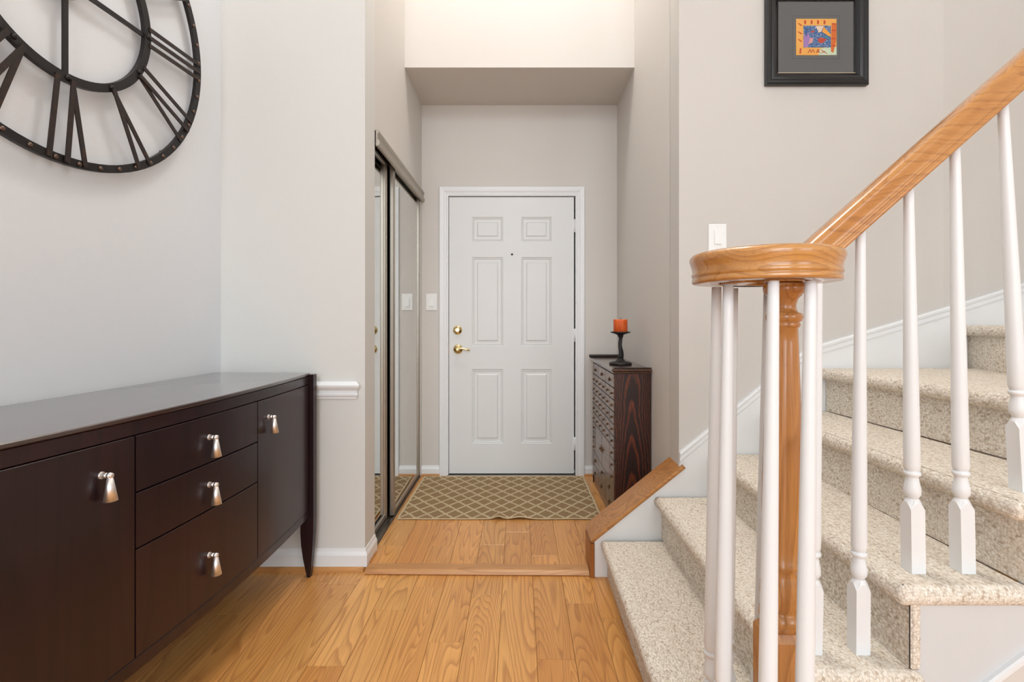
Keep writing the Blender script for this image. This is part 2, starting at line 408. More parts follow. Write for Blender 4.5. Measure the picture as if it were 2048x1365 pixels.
J2 = {si(-.069): [2.586], si(.062): [2.328], si(-.4475): [2.43], si(-.195): [3.1], si(.1915): [2.9], si(-.321): [2.85]}
floor('floor_hall', seams, 2.215, YB + .1, UF, J2, (XL - .1, XR))
# oak reducer strip between the two floors
mb = MB(); prof = [(2.166, 0), (2.160, .006), (2.164, .016), (2.174, .0215), (2.190, .023), (2.222, .0225), (2.234, .0135), (2.234, 0)]
mb.loft([[(-.688, y + .012, z) for y, z in prof], [(.316, y, z) for y, z in prof]], True, True)
struct('trim_1', mb, M['strip_oak'])

# ------------------------------------------------------------------ baseboards, chair rail
BB = [(0, 0), (.013, 0), (.013, .052), (.010, .060), (.006, .068), (.004, .080), (0, .080)]
def sweep_wall(prof, p, q, nrm, m0=0, m1=0):
    """profile (out, z) from p to q (xy), nrm = outward xy normal; m0/m1 mitre factor extends by out*m"""
    d = (Vector(q) - Vector(p)).normalized(); rs = []
    for base, sgn, mm in ((p, -1, m0), (q, 1, m1)):
        rs.append([(base[0] + nrm[0] * o + d.x * sgn * mm * o, base[1] + nrm[1] * o + d.y * sgn * mm * o, z) for o, z in prof])
    return MB().loft(rs, True, True)
def up(prof, dz): return [(o, z + dz) for o, z in prof]
SH = [(0, 0), (.030, 0), (.029, .008), (.024, .014), (.016, .018), (0, .018)]
bb = up(BB, .016)
struct('baseboard_left', sweep_wall(bb, (XC + .005, YW), (XL, YW), (0, -1), 0, 1), M['white'])
struct('trim_2', sweep_wall(SH, (XC + .005, YW), (XL + .0, YW), (0, -1), 0, 0), M['shoe_oak'])
struct('baseboard_return', sweep_wall(bb, (XL, YW), (XL, OY0 - .002), (1, 0), 1, 0), M['white'])
struct('trim_3', sweep_wall(up([(o * .55, z) for o, z in SH], UF), (XL, YW + .02), (XL, OY0 - .02), (1, 0)), M['shoe_oak'])
p0, p1 = (xwall(-6.4), -6.4), (xwall(YW - .014), YW - .014)
struct('baseboard_side', sweep_wall(bb, p0, p1, (1, -K)), M['white'])
struct('trim_16', sweep_wall(SH, p0, (xwall(YW - .03), YW - .03), (1, -K)), M['shoe_oak'])
hb = [(o, z * .85 + UF + .004) for o, z in BB]
struct('baseboard_back', sweep_wall(hb, (XL, YB), (DX0 - .066, YB), (0, -1)), M['white'])
struct('trim_4', sweep_wall(up([(o * .6, z) for o, z in SH], UF), (XL, YB), (DX0 - .066, YB), (0, -1)), M['shoe_oak'])
struct('baseboard_back_right', sweep_wall(hb, (DX1 + .077, YB), (XR, YB), (0, -1)), M['white'])
struct('trim_5', sweep_wall(up([(o * .6, z) for o, z in SH], UF), (DX1 + .077, YB), (XR, YB), (0, -1)), M['shoe_oak'])
struct('baseboard_right', sweep_wall(hb, (XR, YB - .014), (XR, YS + .14), (-1, 0)), M['white'])
CR = [(0, .783), (.010, .783), (.012, .792), (.018, .800), (.018, .806), (.013, .812), (.014, .822), (.026, .834), (.030, .842), (.030, .848), (.020, .856), (.010, .862), (0, .862)]
# the rail runs on along the wall and stops short of the corner with a mitred end
mb = MB(); xe = XL - .012 - .01
rs = [[(XC + .003, YW - o, z) for o, z in CR]]
rs.append([(xe - .022 + o * .9, YW - o, z) for o, z in CR])
mb.loft(rs, True, True)
struct('trim_6', mb, M['white'])

# ------------------------------------------------------------------ front door
d1 = thing('door_1', 'white six-panel front door with brass lever and deadbolt', 'door', (DX0, YB, DZ0), kind='structure')
del d1['category']
YF = YB + .006     # face of the slab
s_ = 274.8
def px(x): return (x - 1037) / s_
def pz(y): return EYE + (640 - y) / s_
cx = [(944, 1006), (1042.5, 1103.5)]; cz = [(434, 483), (514.5, 692.5), (739, 888)]
xs = [DX0] + [px(v) for c in cx for v in c] + [DX1]; zs = [DZ0] + [pz(v) for c in reversed(cz) for v in reversed(c)] + [DZ1]
mb = MB()
for i in range(len(xs) - 1):
    for j in range(len(zs) - 1):
        if i in (1, 3) and j in (1, 3, 5): continue
        mb.add([(xs[i], YF, zs[j]), (xs[i + 1], YF, zs[j]), (xs[i + 1], YF, zs[j + 1]), (xs[i], YF, zs[j + 1])], [(0, 1, 2, 3)])
mb.add([(DX0, YF, DZ0), (DX0, YF + .04, DZ0), (DX0, YF + .04, DZ1), (DX0, YF, DZ1)], [(0, 1, 2, 3)])
mb.add([(DX1, YF, DZ0), (DX1, YF + .04, DZ0), (DX1, YF + .04, DZ1), (DX1, YF, DZ1)], [(0, 1, 2, 3)])
mb.add([(DX0, YF, DZ1), (DX1, YF, DZ1), (DX1, YF + .04, DZ1), (DX0, YF + .04, DZ1)], [(0, 1, 2, 3)])
mb.add([(DX0, YF, DZ0), (DX1, YF, DZ0), (DX1, YF + .04, DZ0), (DX0, YF + .04, DZ0)], [(0, 1, 2, 3)])
mb.add([(DX0, YF + .04, DZ0), (DX1, YF + .04, DZ0), (DX1, YF + .04, DZ1), (DX0, YF + .04, DZ1)], [(0, 1, 2, 3)])
slab = mb.build('slab', M['door'], d1)
for i in (1, 3):
    for j in (1, 3, 5):
        mb = MB(); rs = []
        for ins, dp in ((0, 0), (.003, .005), (.008, .0065), (.012, .003), (.016, .008), (.036, .008), (.043, .0015)):
            a, b, c, d = xs[i] + ins, xs[i + 1] - ins, zs[j] + ins, zs[j + 1] - ins
            rs.append([(a, YF + dp, c), (b, YF + dp, c), (b, YF + dp, d), (a, YF + dp, d)])
        mb.loft(rs, False, True); mb.build('door_panel', M['door'], d1)
# hardware
bx, bz = px(915), pz(660.7)
mb = MB()
def latheY(mb, prof, x, z, y0, seg=24):
    rs = [[(x + r * math.cos(t * 2 * math.pi / seg), y0 - d, z + r * math.sin(t * 2 * math.pi / seg)) for t in range(seg)] for r, d in prof]
    return mb.loft(rs, True, True, smooth=True)
latheY(mb, [(.033, 0), (.033, .004), (.029, .009), (.022, .010), (.021, .016), (.012, .018)], bx, bz, YF)
db = mb.build('deadbolt', M['brass'], d1)
MB().box(bx - .016, bx + .016, YF - .026, YF - .018, bz - .005, bz + .005, .002).build('thumb_turn', M['brass'], db)
lx, lz = px(916), pz(698.7)
mb = MB(); latheY(mb, [(.035, 0), (.035, .005), (.030, .012), (.018, .016), (.011, .020), (.011, .045), (.008, .05)], lx, lz, YF)
lv = mb.build('lever_rose', M['brass'], d1)
mb = MB(); rs = []
for t in range(13):
    u = t / 12; x = lx + u * .088; z = lz + .006 * math.sin(u * 5.2) + .004 * u; r = .0085 - .003 * u + (.003 if t > 10 else 0)
    rs.append([(x, YF - .042 - r * .8 * math.cos(a * math.pi / 4), z + r * math.sin(a * math.pi / 4)) for a in range(8)])
mb.loft(rs, True, True, smooth=True); mb.build('lever_handle', M['brass'], lv)
mb = MB(); latheY(mb, [(.0075, 0), (.0075, .003), (.004, .004)], px(1024), pz(509), YF, 12); ph = mb.build('peephole', M['black'], d1)
for yy in (452, 671, 888):
    mb = MB().cyl((DX1 + .006, YF - .008, pz(yy) - .048), (DX1 + .006, YF - .008, pz(yy) + .048), .0075, seg=12)
    mb.box(DX1 - .010, DX1 + .002, YF - .003, YF + .002, pz(yy) - .045, pz(yy) + .045)
    mb.build('hinge', M['white'], d1)
MB().box(DX0 - .012, DX0, YF + .004, YF + .03, lz - .03, lz + .03).build('strike_plate', M['bronze'], d1)
MB().box(DX0 + .002, DX1 - .002, YF + .002, YF + .03, DZ0 - .014, DZ0 - .001).build('door_sweep', M['black'], d1)
# casing: stepped moulding, mitred
CS = [(0, 0), (0, .010), (.010, .012), (.014, .009), (.024, .011), (.034, .015), (.052, .018), (.062, .018), (.065, .012), (.065, 0)]   # (outward from opening, proud)
x0, x1, zt = DX0 - .004, DX1 + .011, DZ1 + .006
mb = MB(); rs = [[(x0 - a, YB - p, UF) for a, p in CS], [(x0 - a, YB - p, zt + a) for a, p in CS], [(x1 + a, YB - p, zt + a) for a, p in CS], [(x1 + a, YB - p, UF) for a, p in CS]]
mb.loft(rs, True, True); struct('trim_7', mb, M['white'])
mb = MB(); mb.box(DX0 - .012, DX0 - .0035, YB + .0, YB + .1, UF, DZ1 + .01); mb.box(DX1 + .010, DX1 + .012, YB, YB + .1, UF, DZ1 + .01); mb.box(DX0 - .012, DX1 + .012, YB, YB + .1, DZ1 + .005, DZ1 + .012)
mb.box(DX0 - .012, DX1 + .012, YB + .055, YB + .10, UF, DZ0 + .01); struct('trim_8', mb, M['white'])
struct('trim_9', MB().box(DX0 - .01, DX1 + .01, YB - .03, YB + .05, UF, UF + .007, .003), M['track'])
struct('wall_outside_door', MB().box(DX0 - .1, DX1 + .1, YB + .105, YB + .11, 0, DZ1 + .1), M['black'])

# ------------------------------------------------------------------ closet: tracks, fascia, sliding mirrors
mb = MB()
fp = [(XL + .004, OZ + .004), (XL + .016, OZ + .002), (XL + .020, OZ - .010), (XL + .012, OZ - .016), (XL + .012, OZ - .042), (XL + .022, OZ - .050), (XL + .022, OZ - .068), (XL + .014, OZ - .074), (XL + .004, OZ - .076)]
mb.prism(fp, 'Y', OY0 + .004, YB - .002)
struct('trim_10', mb, M['frame_metal'])
mb = MB()
for x in (-.036, -.066, -.096, -.006): mb.box(XL + x - .002, XL + x + .002, OY0, OY1, OZ - .055, OZ - .004)
mb.box(XL - .105, XL + .002, OY0, OY1, OZ - .004, OZ)
struct('trim_11', mb, M['track'])
mb = MB(); mb.box(XL - .108, XL - .002, OY0, OY1 + .02, UF, UF + .004)
for x in (-.100, -.068, -.037, -.006): mb.box(XL + x - .0022, XL + x + .0022, OY0, OY1 + .02, UF + .004, UF + .011)
struct('trim_12', mb, M['track'])
mb = MB().box(XL - .066, XL - .050, OY0, OY1, OZ + .0, OZ + .02)
def mirror_door(n, xf, y0, y1, label):
    z0, z1 = UF + .012, OZ - .030
    t = thing('door_%d' % n, label, None, (xf, y0, z0), kind='structure')
    for a, b in ((y0, y0 + .030), (y1 - .024, y1)):
        mb = MB().box(xf - .024, xf, a, b, z0, z1, .003); c = (a + b) / 2
        mb.box(xf, xf + .004, c - .004, c + .004, z0 + .002, z1 - .002, .001)
        mb.build('stile', M['frame_metal'], t)
    for a, b in ((z0, z0 + .030), (z1 - .028, z1)):
        MB().box(xf - .022, xf - .001, y0 + .030, y1 - .024, a, b, .002).build('rail', M['frame_metal'], t)
    MB().box(xf - .012, xf - .007, y0 + .031, y1 - .025, z0 + .031, z1 - .029).build('mirror_pane', M['mirror'], t)
mirror_door(2, XL - .010, 2.772, 3.500, 'sliding mirror closet door nearest the front door, in the front track')
mirror_door(3, XL - .041, OY0 + .004, 2.745, 'sliding mirror closet door in the rear track, nearer the living room')
struct('door_jamb', MB().box(XL - .115, XL - .020, OY1 - .004, OY1 + .0, UF, OZ), M['dark'])

# ------------------------------------------------------------------ light switches
def switch(cx_, cz_, y, label):
    t = thing('light_switch', label, 'switch', (cx_, y, cz_))
    MB().box(cx_ - .041, cx_ + .041, y - .005, y - .0002, cz_ - .062, cz_ + .062, .0025).build('wall_plate', M['switch'], t)
    mb = MB(); mb.box(cx_ - .0175, cx_ + .0175, y - .0065, y - .005, cz_ - .034, cz_ + .034)
    fr = mb.build('rocker_frame', M['switch'], t)
    mb = MB().add([(cx_ - .0145, y - .0065, cz_ - .030), (cx_ + .0145, y - .0065, cz_ - .030), (cx_ + .0145, y - .0065, cz_ + .030), (cx_ - .0145, y - .0065, cz_ + .030),
                   (cx_ - .0145, y - .0125, cz_ - .030), (cx_ + .0145, y - .0125, cz_ - .030), (cx_ + .0145, y - .0075, cz_ + .030), (cx_ - .0145, y - .0075, cz_ + .030)],
                  [(0, 1, 2, 3), (4, 5, 6, 7), (0, 1, 5, 4), (3, 2, 6, 7), (0, 4, 7, 3), (1, 2, 6, 5)])
    mb.build('rocker', M['switch'], t)
    for dz in (-.048, .048): MB().cyl((cx_, y - .0058, cz_ + dz), (cx_, y - .0048, cz_ + dz), .0028, seg=10).build('screw', M['nickel'] if False else M['white'], t)
switch(px(863), pz(604.5), YB, 'white rocker light switch on the wall left of the front door')
switch((1434.5 - 1037) / 447.7, EYE + (640 - 475.5) / 447.7, YS, 'white rocker light switch on the stair wall above the railing curl')

# ------------------------------------------------------------------ rug
RX0, RX1, RY0, RY1 = -.672, .463, 2.745, 3.487
t = thing('rug', 'tan rug with cream diamond trellis before the front door', 'rug', ((RX0 + RX1) / 2, (RY0 + RY1) / 2, UF))
def rz_(x, y):
    u = (x - RX0) / (RX1 - RX0); e = max(0, 1 - (y - RY0) / .17)
    b = math.exp(-((u - .492) / .026) ** 2) * .016 + math.exp(-((u - .60) / .05) ** 2) * .012
    return .001 + b * e ** 1.3 + .0012 * (noise.noise(Vector((x * 7, y * 7, 0))) + 1) * 1.2
def redge(x, y, s):
    return .004 * noise.noise(Vector((x * 9, y * 9, 3)))
nx, ny = 90, 56; th = .007; top = []
for j in range(ny + 1):
    for i in range(nx + 1):
        u, v = i / nx, j / ny
        x = RX0 + (RX1 - RX0) * u - .022 * (1 - v) * (1 if u < .5 else -1) * abs(u - .5) * 2 * .5 + .0
        y = RY0 + (RY1 - RY0) * v
        if j == 0 or i in (0, nx): x += redge(x, y, 1); y += redge(y, x, 2)
        if i == nx: x -= .02 * (1 - v) * 0
        top.append((x, y, UF + rz_(x, y) + th * (0.4 if (i in (0, nx) or j in (0, ny)) else 1)))
mb = MB(); fs = [(j * (nx + 1) + i, j * (nx + 1) + i + 1, (j + 1) * (nx + 1) + i + 1, (j + 1) * (nx + 1) + i) for j in range(ny) for i in range(nx)]
mb.add(top, fs, True)
bot = [(x, y, z - (.0022 if (k % (nx + 1) in (0, nx) or k // (nx + 1) in (0, ny)) else th * .8)) for k, (x, y, z) in enumerate(top)]
mb.add(bot, [tuple(reversed(f)) for f in fs], True)
mb.build('pile', M['rug'], t)
def edge_tube(pts, r, name):
    rs = []
    for k, p in enumerate(pts):
        a, b = Vector(pts[max(0, k - 1)]), Vector(pts[min(len(pts) - 1, k + 1)]); d = (b - a).normalized(); sd = d.cross(Vector((0, 0, 1))).normalized(); u = sd.cross(d)
        rr = r * (1 + .10 * math.sin(k * 2.2)); c = Vector(p)
        rs.append([c + (sd * math.cos(q * math.pi / 3) * 1.3 + u * math.sin(q * math.pi / 3)) * rr for q in range(6)])
    MB().loft(rs, True, True, smooth=True).build(name, M['rug_edge'], t)
W1 = nx + 1
for idx in ([j * W1 for j in range(ny + 1)], [j * W1 + nx for j in range(ny + 1)]):
    edge_tube([top[i] for i in idx], .0060, 'side_binding')
edge_tube([top[i] for i in range(W1)], .0030, 'front_binding'); edge_tube([top[ny * W1 + i] for i in range(W1)], .003, 'back_binding')

# ------------------------------------------------------------------ sideboard (local frame: x out from wall, y along it)
RZ = -math.atan(K)
t = thing('sideboard', 'long dark espresso bow-front sideboard against the left wall', 'sideboard', (XC, YW - .012, 0), RZ, True)
SY0, SY1 = -1.485, -.036; SM = (SY0 + SY1) / 2; SH_ = (SY1 - SY0) / 2
def dep(y): return .440 + .050 * (1 - ((y - SM) / SH_) ** 2)
def bowslab(y0, y1, z0, z1, front, back, bev=.0, n=14):
    """slab following the bow; front/back are offsets from dep(y) (back None -> flat to x=.012)"""
    ys = [y0 + (y1 - y0) * k / n for k in range(n + 1)]
    def ring(z, ins):
        f = [(dep(y) + front - ins, min(max(y, y0 + ins), y1 - ins), z) for y in ys]
        bk = [((.012 + ins) if back is None else dep(y) + back, min(max(y, y0 + ins), y1 - ins), z) for y in reversed(ys)]
        return f + bk
    if bev: return MB().loft([ring(z0, bev), ring(z0 + bev, 0), ring(z1 - bev, 0), ring(z1, bev)], True, True)
    return MB().loft([ring(z0, 0), ring(z1, 0)], True, True)
bowslab(SY0 - .0, SY1 + .0, .897, .909, .004, None, .0025, 24).build('top_board', M['espresso_top'], t)
bowslab(SY0, SY1, .8585, .8955, -.001, -.03, .002, 24).build('top_rail', M['espresso'], t)
bowslab(SY0, SY1, .275, .8965, -.030, None, 0, 24).build('carcass', M['cab_dark'], t)
bowslab(SY0, SY1, .268, .3035, -.001, -.03, .002, 24).build('bottom_rail', M['espresso'], t)
for y in (SY0 + .0, SY1 - .002):
    MB().box(.012, .43, y, y + .002, .268, .8965).build('side_panel', M['espresso'], t)
yA, yB_ = 1.2327 - 2.213, 1.738 - 2.213   # drawer bank
g = .0022
def handle(parent, y, z):
    x = dep(y) - .001
    h = MB().cyl((x, y, z), (x + .004, y, z), .0085).cyl((x + .004, y, z), (x + .020, y, z), .0065, .0058).dome((x + .026, y, z), (1, 0, 0), .0066, .004)
    h.cyl((x + .018, y, z), (x + .026, y, z), .0068)
    h = h.build('handle', M['nickel'], parent)
    MB().cyl((x + .023, y, z - .003), (x + .0245, y + .0, z - .058), .0056, .0140, 20).build('drop_pull', M['nickel'], parent)
for (a, b, c, d, nm, hy, hz) in ((SY0 + .004, yA - g, .3055, .8565, 'door', 1.146 - 2.213, .787), (yB_ + g, SY1 - .004, .3055, .8565, 'door', 1.81 - 2.213, .789),
                                 (yA + g, yB_ - g, .7170, .8565, 'drawer', None, .793), (yA + g, yB_ - g, .5765, .7130, 'drawer', None, .651), (yA + g, yB_ - g, .3055, .5725, 'drawer', None, .440)):
    hy = (yA + yB_) / 2 if hy is None else hy
    p = bowslab(a, b, c, d, 0, -.019, .0012).build(nm, M['espresso'], t)
    handle(p, hy, hz)
def leg(x_in, x_out, y0, y1, sgn, zt):
    prof = []
    # outer edge and inner edge as functions of z (sabre curve)
    zs_ = [0, .03, .08, .14, .20, .26, .27, zt]
    rs = []
    for z in zs_:
        k = min(1, z / .27); c = math.sin(k * math.pi / 2)
        wo = x_out - sgn * (.018 * (1 - c)); wi = x_in + sgn * (.028 * (1 - k) ** 1.0 - .012 * math.sin(k * math.pi))
        e = .004 * (1 - k)
        rs.append([(wi, y0 + e, z), (wo, y0 + e, z), (wo, y1 - e, z), (wi, y1 - e, z)])
    return MB().loft(rs, True, True)
leg(.402, .461, SY1 + .001, SY1 + .030, 1, .902).build('leg', M['espresso'], t)
leg(.402, .461, SY0 - .030, SY0 - .001, 1, .902).build('leg', M['espresso'], t)
leg(.055, .012, SY1 + .001, SY1 + .030, -1, .896).build('leg', M['espresso'], t)
leg(.055, .012, SY0 - .030, SY0 - .001, -1, .896).build('leg', M['espresso'], t)

# ------------------------------------------------------------------ wall clock (local: x out, y along wall, z up; origin = clock centre)
CY, CH, CR_ = -.737, 1.041, .566
t = thing('wall_clock', 'large open round iron wall clock with riveted rings and roman numerals', 'clock', (XC + K * CY * math.cos(math.atan(K)), YW + CY * math.cos(math.atan(K)), EYE + CH), RZ, True)
def hoop(r0, r1, x0, x1, seg=96):
    rs = []
    for k in range(seg):
        a = k / seg * 2 * math.pi; c, s = math.cos(a), math.sin(a)
        rs.append([(x0, r0 * c, r0 * s), (x1, r0 * c, r0 * s), (x1, r1 * c, r1 * s), (x0, r1 * c, r1 * s)])
    rs.append(rs[0]); return MB().loft(rs)
outer = hoop(CR_ - .026, CR_, .020, .034).build('outer_ring', M['iron_dark'], t)
inner = hoop(.284, .311, .018, .034).build('inner_ring', M['iron_dark'], t)
for k in range(48):
    a = (k + .5) / 48 * 2 * math.pi
    MB().dome((.034, (CR_ - .013) * math.cos(a), (CR_ - .013) * math.sin(a)), (1, 0, 0), .0074, .006).build('rivet', M['rivet'], outer)
for k in range(12):
    a = k / 12 * 2 * math.pi
    MB().dome((.034, .2975 * math.cos(a), .2975 * math.sin(a)), (1, 0, 0), .0085, .0075).build('rivet', M['iron_dark'], inner)
for k in range(4):
    a = k * math.pi / 2
    MB().bar((.025, .01 * math.cos(a), .01 * math.sin(a)), (.025, .285 * math.cos(a), .285 * math.sin(a)), .0165, .006).build('spoke', M['iron_dark'], t)
MB().cyl((.018, 0, 0), (.036, 0, 0), .05, seg=32).build('hub', M['iron_dark'], t)
NUM = ['XII', 'I', 'II', 'III', 'IIII', 'V', 'VI', 'VII', 'VIII', 'IX', 'X', 'XI']; NUM[4] = 'IV'
for h, txt in enumerate(NUM):
    a = math.pi / 2 - h * math.pi / 6          # clockwise seen from the room; +y is to the viewer's right
    er = Vector((0, math.cos(a), math.sin(a))); et = Vector((0, math.sin(a), -math.cos(a)))   # et: clockwise
    mbn = []
    if set(txt) == {'I'}:
        for q in range(len(txt)): m_ = (q - (len(txt) - 1) / 2) * .030; mbn.append((m_, m_))
    else:
        wa = {'I': .088, 'V': .205, 'X': .19}; u = -sum(wa[c] for c in txt) / 2; r0_, r1_ = .300, CR_ - .01
        for c in txt:
            m_ = u + wa[c] / 2; u += wa[c]; a0_, a1_ = r0_ * math.sin(m_), r1_ * math.sin(m_)
            if c == 'I': mbn.append((a0_, a1_))
            elif c == 'V': mbn += [(a0_, a1_ - .031), (a0_, a1_ + .031)]
            else: mbn += [(a0_ - .018, a1_ + .034), (a0_ + .018, a1_ - .034)]
    first = None
    for q, (ui, uo) in enumerate(mbn):
        ri = math.sqrt(max(.302 ** 2 - ui ** 2, 0)); ro = math.sqrt((CR_ - .006) ** 2 - uo ** 2)
        xx = .0355 + (.0045 if q % 2 else 0) if 'V' in txt or 'X' in txt else .0355
        MB().bar(er * ri + et * ui + Vector((xx, 0, 0)), er * ro + et * uo + Vector((xx, 0, 0)), .0150, .0045).build('numeral_bar', M['iron'], t)
for a in (0.8, 2.3, 3.9, 5.5):
    MB().cyl((.0, (CR_ - .013) * math.cos(a), (CR_ - .013) * math.sin(a)), (.021, (CR_ - .013) * math.cos(a), (CR_ - .013) * math.sin(a)), .006, seg=8).build('wall_standoff', M['iron_dark'], t)

# ------------------------------------------------------------------ apothecary cabinet
CX0, CX1, CY0, CY1 = .516, XR - .006, 2.61, 3.395; CT = .855
t = thing('apothecary_cabinet', 'narrow dark wood cabinet of many small drawers against the right hall wall', 'cabinet', ((CX0 + CX1) / 2, (CY0 + CY1) / 2, UF))
MB().box(CX0 + .016, CX1, CY0 + .013, CY1 - .013, UF + .045, CT).build('carcass', M['cab_dark'], t)
MB().box(CX0 + .004, CX1, CY0, CY0 + .012, UF + .0, CT, .001).build('side_panel', M['cab_side'], t)
MB().box(CX0 + .004, CX1, CY1 - .012, CY1, UF + .0, CT, .001).build('side_panel', M['cab_side'], t)
MB().box(CX0 + .010, CX1, CY0 + .013, CY1 - .013, UF, UF + .044).build('plinth', M['cab_drawer'], t)
mb = MB(); mb.box(CX0 - .018, CX1 + .003, CY0 - .022, CY1 + .022, CT + .012, CT + .028, .005); mb.box(CX0 - .008, CX1, CY0 - .012, CY1 + .012, CT + .001, CT + .012, .003)
tp = mb.build('top_board', wood('walnut_top', (92, 62, 46), (74, 48, 36), (44, 26, 20), 'Y', .2, 1.4, vary=0, rings=8, pore=.3, coat=.5), t)
MB().box(CX0 - .020, CX1 - .004, CY1 + .004, CY1 + .022, CT + .028, CT + .046, .004).build('gallery_lip', M['cab_dark'], tp)
MB().box(CX0 - .006, CX1, CY0 - .021, CY0 - .0, CT + .028, CT + .034, .002).build('gallery_lip', M['cab_dark'], tp)
fy0, fy1 = CY0 + .014, CY1 - .014; FWd = fy1 - fy0
cells = []   # u measured from the far end (0) to the near end (1)
z = CT - .006
def row(h, spans, big=False):
    global z
    for a, b in spans: cells.append((a, b, z - h, z, big))
    z -= h
row(.076, [(0, 1 / 3), (1 / 3, 2 / 3), (2 / 3, 1)], True)
for k in range(5): row(.066, [(i / 6, (i + 1) / 6) for i in range(6)])
zd = z
for k in range(3): row(.066, [(0, 1 / 6), (5 / 6, 1)])
row(.085, [(0, 1 / 3), (1 / 3, 2 / 3), (2 / 3, 1)], True); row(.085, [(0, 1 / 3), (1 / 3, 2 / 3), (2 / 3, 1)], True)
for (a, b, za, zb, big) in cells:
    y1_, y0_ = fy1 - a * FWd - .0022, fy1 - b * FWd + .0030
    dr = MB().box(CX0, CX0 + .014, y0_, y1_, za + .0030, zb - .0022, .002).build('drawer', M['cab_drawer'], t)
    yc, zc = (y0_ + y1_) / 2, (za + zb) / 2; r = .016 if big else .0105
    k = MB().dome((CX0 + .0002, yc, zc), (-1, 0, 0), r * .75, .004, 10).cyl((CX0 - .003, yc, zc), (CX0 - .008, yc, zc), .003, .004, 8)
    k.box(CX0 - .009, CX0 - .005, yc - r, yc + r, zc - r * .8, zc - r * .1, .001)
    k.build('drop_pull', M['bronze'], dr)
for (a, b) in ((1 / 6, 1 / 2), (1 / 2, 5 / 6)):
    y1_, y0_ = fy1 - a * FWd - .0022, fy1 - b * FWd + .0022
    dr = MB().box(CX0, CX0 + .014, y0_, y1_, zd - .198 + .002, zd - .002, .002).build('cabinet_door', M['cab_drawer'], t)
    ye = y0_ if b == .5 else y1_
    sg = 1 if b == .5 else -1
    MB().dome((CX0 + .0002, ye + sg * .020, zd - .099), (-1, 0, 0), .022, .004, 16).cyl((CX0, ye + sg * .018, zd - .099), (CX0 - .014, ye + sg * .018, zd - .099), .005, .007, 10).build('medallion_pull', M['bronze'], dr)

# candle holder and candle
hx, hy, hz = .598, 2.845, CT + .0282
t = thing('candle_holder', 'black cast metal candlestick with a wavy stem on the drawer cabinet', 'candlestick', (hx, hy, hz))
mb = MB().lathe([(.064, 0), (.066, .004), (.064, .011), (.050, .015), (.030, .019), (.020, .028), (.0155, .042)], (hx, hy), 28, z0=hz); mb.build('base', M['stand'], t)
rs = []
H0, H1 = .040, .178
for k in range(25):
    u = k / 24; z_ = hz + H0 + (H1 - H0) * u; r = .0165 - .0065 * min(1, u * 2) + (.010 * max(0, u - .82) / .18)
    a0 = u * 3.5; ox = .0025 * math.sin(u * 9)
    rs.append([(hx + ox + r * (1 + .16 * math.cos(3 * (q * math.pi / 8) + a0)) * math.cos(q * math.pi / 8), hy + r * (1 + .16 * math.cos(3 * (q * math.pi / 8) + a0)) * math.sin(q * math.pi / 8), z_) for q in range(16)])
MB().loft(rs, True, True, smooth=True).build('stem', M['stand'], t)
MB().lathe([(.018, .174), (.045, .183), (.057, .186), (.0575, .191), (.052, .1925), (.05, .190)], (hx, hy), 32, z0=hz).build('plate', M['stand'], t)
cz_ = hz + .1905
t = thing('candle', 'orange pillar candle on the black candlestick', 'candle', (hx, hy, cz_))
MB().lathe([(.039, 0), (.041, .003), (.0405, .060), (.041, .071), (.039, .074), (.034, .0735), (.030, .070), (.006, .068)], (hx, hy), 32, z0=cz_).build('wax_body', M['wax'], t)
MB().cyl((hx, hy, cz_ + .067), (hx + .002, hy, cz_ + .083), .0013, seg=6).build('wick', M['black'], t)

# ------------------------------------------------------------------ framed picture on the stair wall
SW = 447.7
def wx(x): return (x - 1037) / SW
def wz(y): return EYE + (640 - y) / SW
fx0, fx1, fz0, fz1 = wx(1528), wx(1731), wz(173.5), wz(-21)
yp = YS - .003
t = thing('framed_picture', 'small colourful abstract in charcoal mat and black lacquer frame', 'picture', ((fx0 + fx1) / 2, YS, fz0))
FP = [(0, 0), (0, .018), (.006, .026), (.014, .027), (.022, .022), (.030, .024), (.040, .020), (.052, .011), (.054, .008), (.054, 0)]   # (inward, proud)
cors = [(fx0, fz0, 1, 1), (fx1, fz0, -1, 1), (fx1, fz1, -1, -1), (fx0, fz1, 1, -1)]
for i in range(4):
    a, b = cors[i], cors[(i + 1) % 4]
    MB().loft([[(c[0] + c[2] * o, yp - p, c[1] + c[3] * o) for o, p in FP] for c in (a, b)], True, True).build('frame_rail', M['frame_black'], t)
for i in range(4):
    a, b = cors[i], cors[(i + 1) % 4]; BP = [(.0535, .0082), (.0535, .0115), (.0565, .0115), (.0585, .008), (.0585, .006)]
    MB().loft([[(c[0] + c[2] * o, yp - p, c[1] + c[3] * o) for o, p in BP] for c in (a, b)], True, True).build('inner_bead', M['bead'] if i == 0 else M['frame_black'], t)
MB().box(fx0 + .050, fx1 - .050, yp - .004, yp, fz0 + .05, fz1 - .05).build('mat_board', M['mat'], t)
ax0, ax1, az0, az1 = wx(1590), wx(1670.5), wz(112.5), wz(40)
fr = MB()
for (a, b, c, d) in ((ax0 - .014, ax1 + .014, az0 - .015, az0 - .0138), (ax0 - .014, ax1 + .014, az1 + .0138, az1 + .015), (ax0 - .014, ax0 - .0128, az0 - .015, az1 + .015), (ax1 + .0128, ax1 + .014, az0 - .015, az1 + .015)):
    fr.box(a, b, yp - .0045, yp - .0039, c, d)
fr.build('mat_line', M['mat_line'], t)
aw, ah = ax1 - ax0, az1 - az0
art = MB().box(ax0, ax1, yp - .0060, yp - .0041, az0, az1).build('art_sheet', flat('art_orange', (246, 186, 92)), t)
